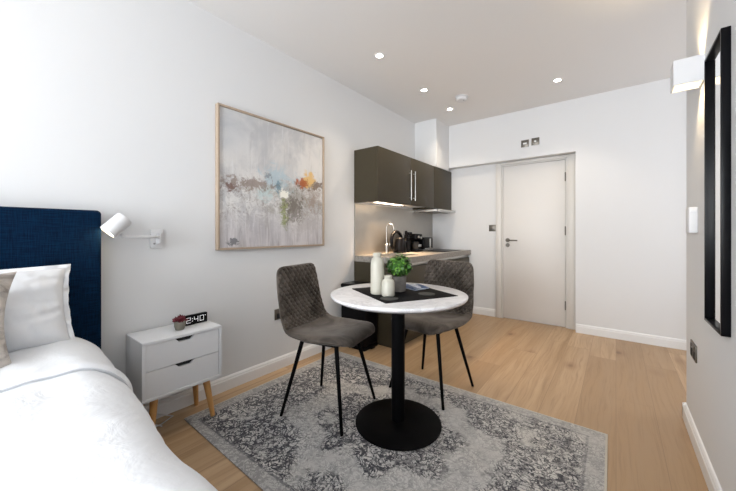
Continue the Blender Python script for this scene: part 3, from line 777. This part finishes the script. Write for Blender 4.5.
def wall_unit(y0, y1, lab, seams, handles):
    z0, z1 = 1.422, 1.972
    t = thing('wall_cabinet', lab, 'cabinet', (XL+.002, y0, z0), group='brown kitchen wall cabinets')
    D = -1.86-XL-.002-.021; W = y1-y0-.002; Hh = z1-z0
    MB().box(0, D, 0, .018, 0, Hh).box(0, D, W-.018, W, 0, Hh).box(0, D, .018, W-.018, Hh-.018, Hh).box(0, .006, .018, W-.018, .020, Hh-.018).build('carcass', 'brown', t, False)
    MB().box(.0065, D, .0185, W-.0185, .018, .032).build('underside', 'trim', t, False)
    ys = [0]+seams+[W]
    for i, (a_, b_) in enumerate(zip(ys, ys[1:])):
        d = MB().box(D+.001, D+.021, a_+.0015, b_-.0015, .002, Hh, .001).build('door', 'brown', t)
        if handles:
            hy = b_-.045 if i == 0 else a_+.045
            MB().tube([(D+.050, hy, .055), (D+.050, hy, .395)], .006, 14).tube([(D+.021, hy, .085), (D+.050, hy, .085)], .0045, 10).tube([(D+.021, hy, .365), (D+.050, hy, .365)], .0045, 10).build('handle', 'steel', d)
    return t
wall_unit(KY0, 3.770, 'wide brown two-door wall cabinet with steel bar handles', [.650], True)
wall_unit(3.771, KY1, 'narrow handleless brown wall cabinet above the extractor hood', [], False)
t = thing('cabinet_light', 'glowing strip light under the near end of the wall cabinet', 'light', (-1.97, 2.90, 1.4395))
MB().box(-.030, .030, -.26, .26, -.014, -.0003, .002).build('housing', 'whitem', t)
MB().box(-.024, .024, -.25, .25, -.0165, -.0143).build('diffuser', 'strip', t, False)
light('AREA', 'cabinet_strip_beam', (-1.97, 3.02, 1.420), 11.0, (1, .70, .43), shape='RECTANGLE', size=.05, size_y=.4, spread=math.radians(100))
t = thing('extractor_hood', 'slim stainless steel extractor hood under the far wall cabinet', 'extractor hood', (XL+.012, 3.772, 1.385))
MB().box(0, .330, 0, .510, 0, .034, .002).build('hood_body', 'steel', t)
MB().box(.3305, .372, -.004, .512, .004, .030, .004).build('front_lip', 'steel', t)
MB().box(.05, .28, .04, .47, -.004, -.0004).build('filter', 'dsteel', t)
tag(MB().box(-2.02, -1.66, 3.66, 4.17, z1+.0005, z1+.006, .002).build('hob', 'blackgloss'), 'flat black glass hob in the worktop below the hood', 'hob')

# kettle
t = thing('kettle', 'black kettle with arched handle, on the worktop nearest the tap', 'kettle', (-2.03, 3.215, z1+.0005))
MB().lathe([(0, 0), (.078, 0), (.080, .012), (.078, .016), (0, .016)], n=40).build('base', 'blackgloss', t)
MB().lathe([(0, .0165), (.070, .0165), (.073, .03), (.068, .12), (.055, .165), (.0, .165)], n=40).build('kettle_body', 'blackgloss', t)
MB().lathe([(0, .1655), (.054, .1655), (.046, .178), (.012, .184), (.011, .196), (0, .198)], n=32).build('lid', 'blackgloss', t)
pts = [(0, -.060, .035), (0, -.150, .045), (0, -.178, .09), (0, -.182, .16), (0, -.160, .215), (0, -.105, .250), (0, -.04, .245), (0, .02, .205), (0, .045, .165)]
MB().tube(pts, [.010, .014, .018, .020, .021, .021, .019, .015, .010], 14).build('handle', 'blackgloss', t)
MB().tube([(.02, .062, .12), (.03, .085, .155)], [.020, .012], 12).build('spout', 'blackgloss', t)
# utensil pot
t = thing('utensil_pot', 'black utensil pot holding kitchen utensils, between the kettle and coffee maker', 'utensil holder', (-2.03, 3.355, z1+.0005))
MB().lathe([(0, 0), (.048, 0), (.052, .005), (.052, .145), (.049, .145), (.047, .01), (0, .01)], n=36).build('pot', 'blackgloss', t)
for i, (dx, dy_, mat_, lab, kind) in enumerate(((-.02, -.015, 'steel', 'steel spatula standing in the black utensil pot', 'spatula'), (.02, .022, 'blackgloss', 'black ladle standing in the black utensil pot', 'ladle'), (.0, .0, 'blackgloss', 'black serving spoon standing in the black utensil pot', 'serving_spoon'))):
    o_ = MB().tube([(dx*.4, dy_*.4, .012), (dx, dy_, .15), (dx*1.4, dy_*1.4, .21)], .004, 8)
    if i == 0: o_.box(dx*1.4-.004, dx*1.4+.000, dy_*1.4-.020, dy_*1.4+.020, .17, .25, .001)
    elif i == 1: o_.lathe([(0, 0), (.020, .004), (.030, .02), (.028, .045), (.026, .045), (.0, .02)], (dx*1.4, dy_*1.4+.01, .20), 20)
    else: o_.lathe([(0, 0), (.014, .008), (.020, .03), (.014, .055), (0, .06)], (0, 0, .205), 18)
    o_ = o_.build(kind, mat_); o_.location = t.location; o_['label'] = lab; o_['category'] = 'utensil'; o_['group'] = 'utensils in the pot'
# coffee maker
t = thing('coffee_maker', 'black coffee maker with small round dials, between utensil pot and toaster', 'coffee maker', (-2.03, 3.53, z1+.0005))
MB().box(-.09, .09, -.085, .085, 0, .03, .006).build('base', 'blackgloss', t)
MB().box(-.09, -.02, -.085, .085, .0305, .150, .006).build('water_tank', 'blackgloss', t)
MB().box(-.09, .09, -.085, .085, .1505, .225, .020, 4).build('brew_head', 'blackgloss', t)
MB().lathe([(0, 0), (.040, 0), (.050, .03), (.046, .075), (.034, .095), (0, .095)], (.035, 0, .031), 28).build('jug', 'hole', t)
for yy, zz, mm in ((-.03, .185, 'steel'), (.03, .175, 'steel')): MB().tube([(.090, yy, zz), (.100, yy, zz)], .016, 20).build('dial', mm, t)
MB().box(.084, .089, -.02, .05, .06, .09, .002).build('jug_label', 'steel', t)
# toaster
t = thing('toaster', 'glossy black toaster with steel trim at the far end of the worktop', 'toaster', (-2.03, 3.79, z1+.007))
MB().box(-.085, .085, -.130, .130, .012, .170, .022, 5).build('toaster_body', 'blackgloss', t)
MB().box(-.080, .080, -.125, .125, 0, .0118, .003).build('base', 'steel', t)
MB().box(.0855, .088, .02, .055, .03, .155, .001).box(.0855, .088, -.11, .11, .020, .030, .001).build('trim_strip', 'steel', t)
MB().tube([(0, .130, .10), (0, .148, .10)], .008, 12).box(-.018, .018, .146, .156, .092, .108, .003).build('lever', 'blackgloss', t)
for s in (-1, 1): MB().box(s*.032-.014, s*.032+.014, -.095, .095, .1702, .1715).build('slot', 'hole', t, False)

# ------------------------------------------------------------------ daylight, added fill light and camera
light('AREA', 'window_daylight', (-1.0, YN-.02, 1.25), 140, (.89, .945, 1), (PI/2, 0, 0), shape='RECTANGLE', size=1.85, size_y=2.2)
light('AREA', 'passage_fill', (XE-.03, 3.43, 1.5), 14, (.97, .97, 1), (PI/2, 0, PI/2), shape='RECTANGLE', size=1.3, size_y=1.6)  # fill light added in front of the solid passage wall, no window there
wd = bpy.data.worlds.new('World'); bpy.context.scene.world = wd; wd.use_nodes = True
wd.node_tree.nodes['Background'].inputs[0].default_value = (.8, .88, 1, 1); wd.node_tree.nodes['Background'].inputs[1].default_value = 1.0

cam = bpy.data.cameras.new('camera'); co = bpy.data.objects.new('camera', cam); COL.objects.link(co)
co.location = (0, 0, 1.11); co.rotation_euler = (PI/2, 0, math.atan(248/317))
cam.sensor_width = 36; cam.lens = 317/736*36; cam.shift_y = -13/736; cam.clip_start = .02
bpy.context.scene.camera = co
vs = bpy.context.scene.view_settings
vs.view_transform = 'Standard'; vs.look = 'None'; vs.gamma = 1; vs.use_curve_mapping = False; vs.exposure = 0.17
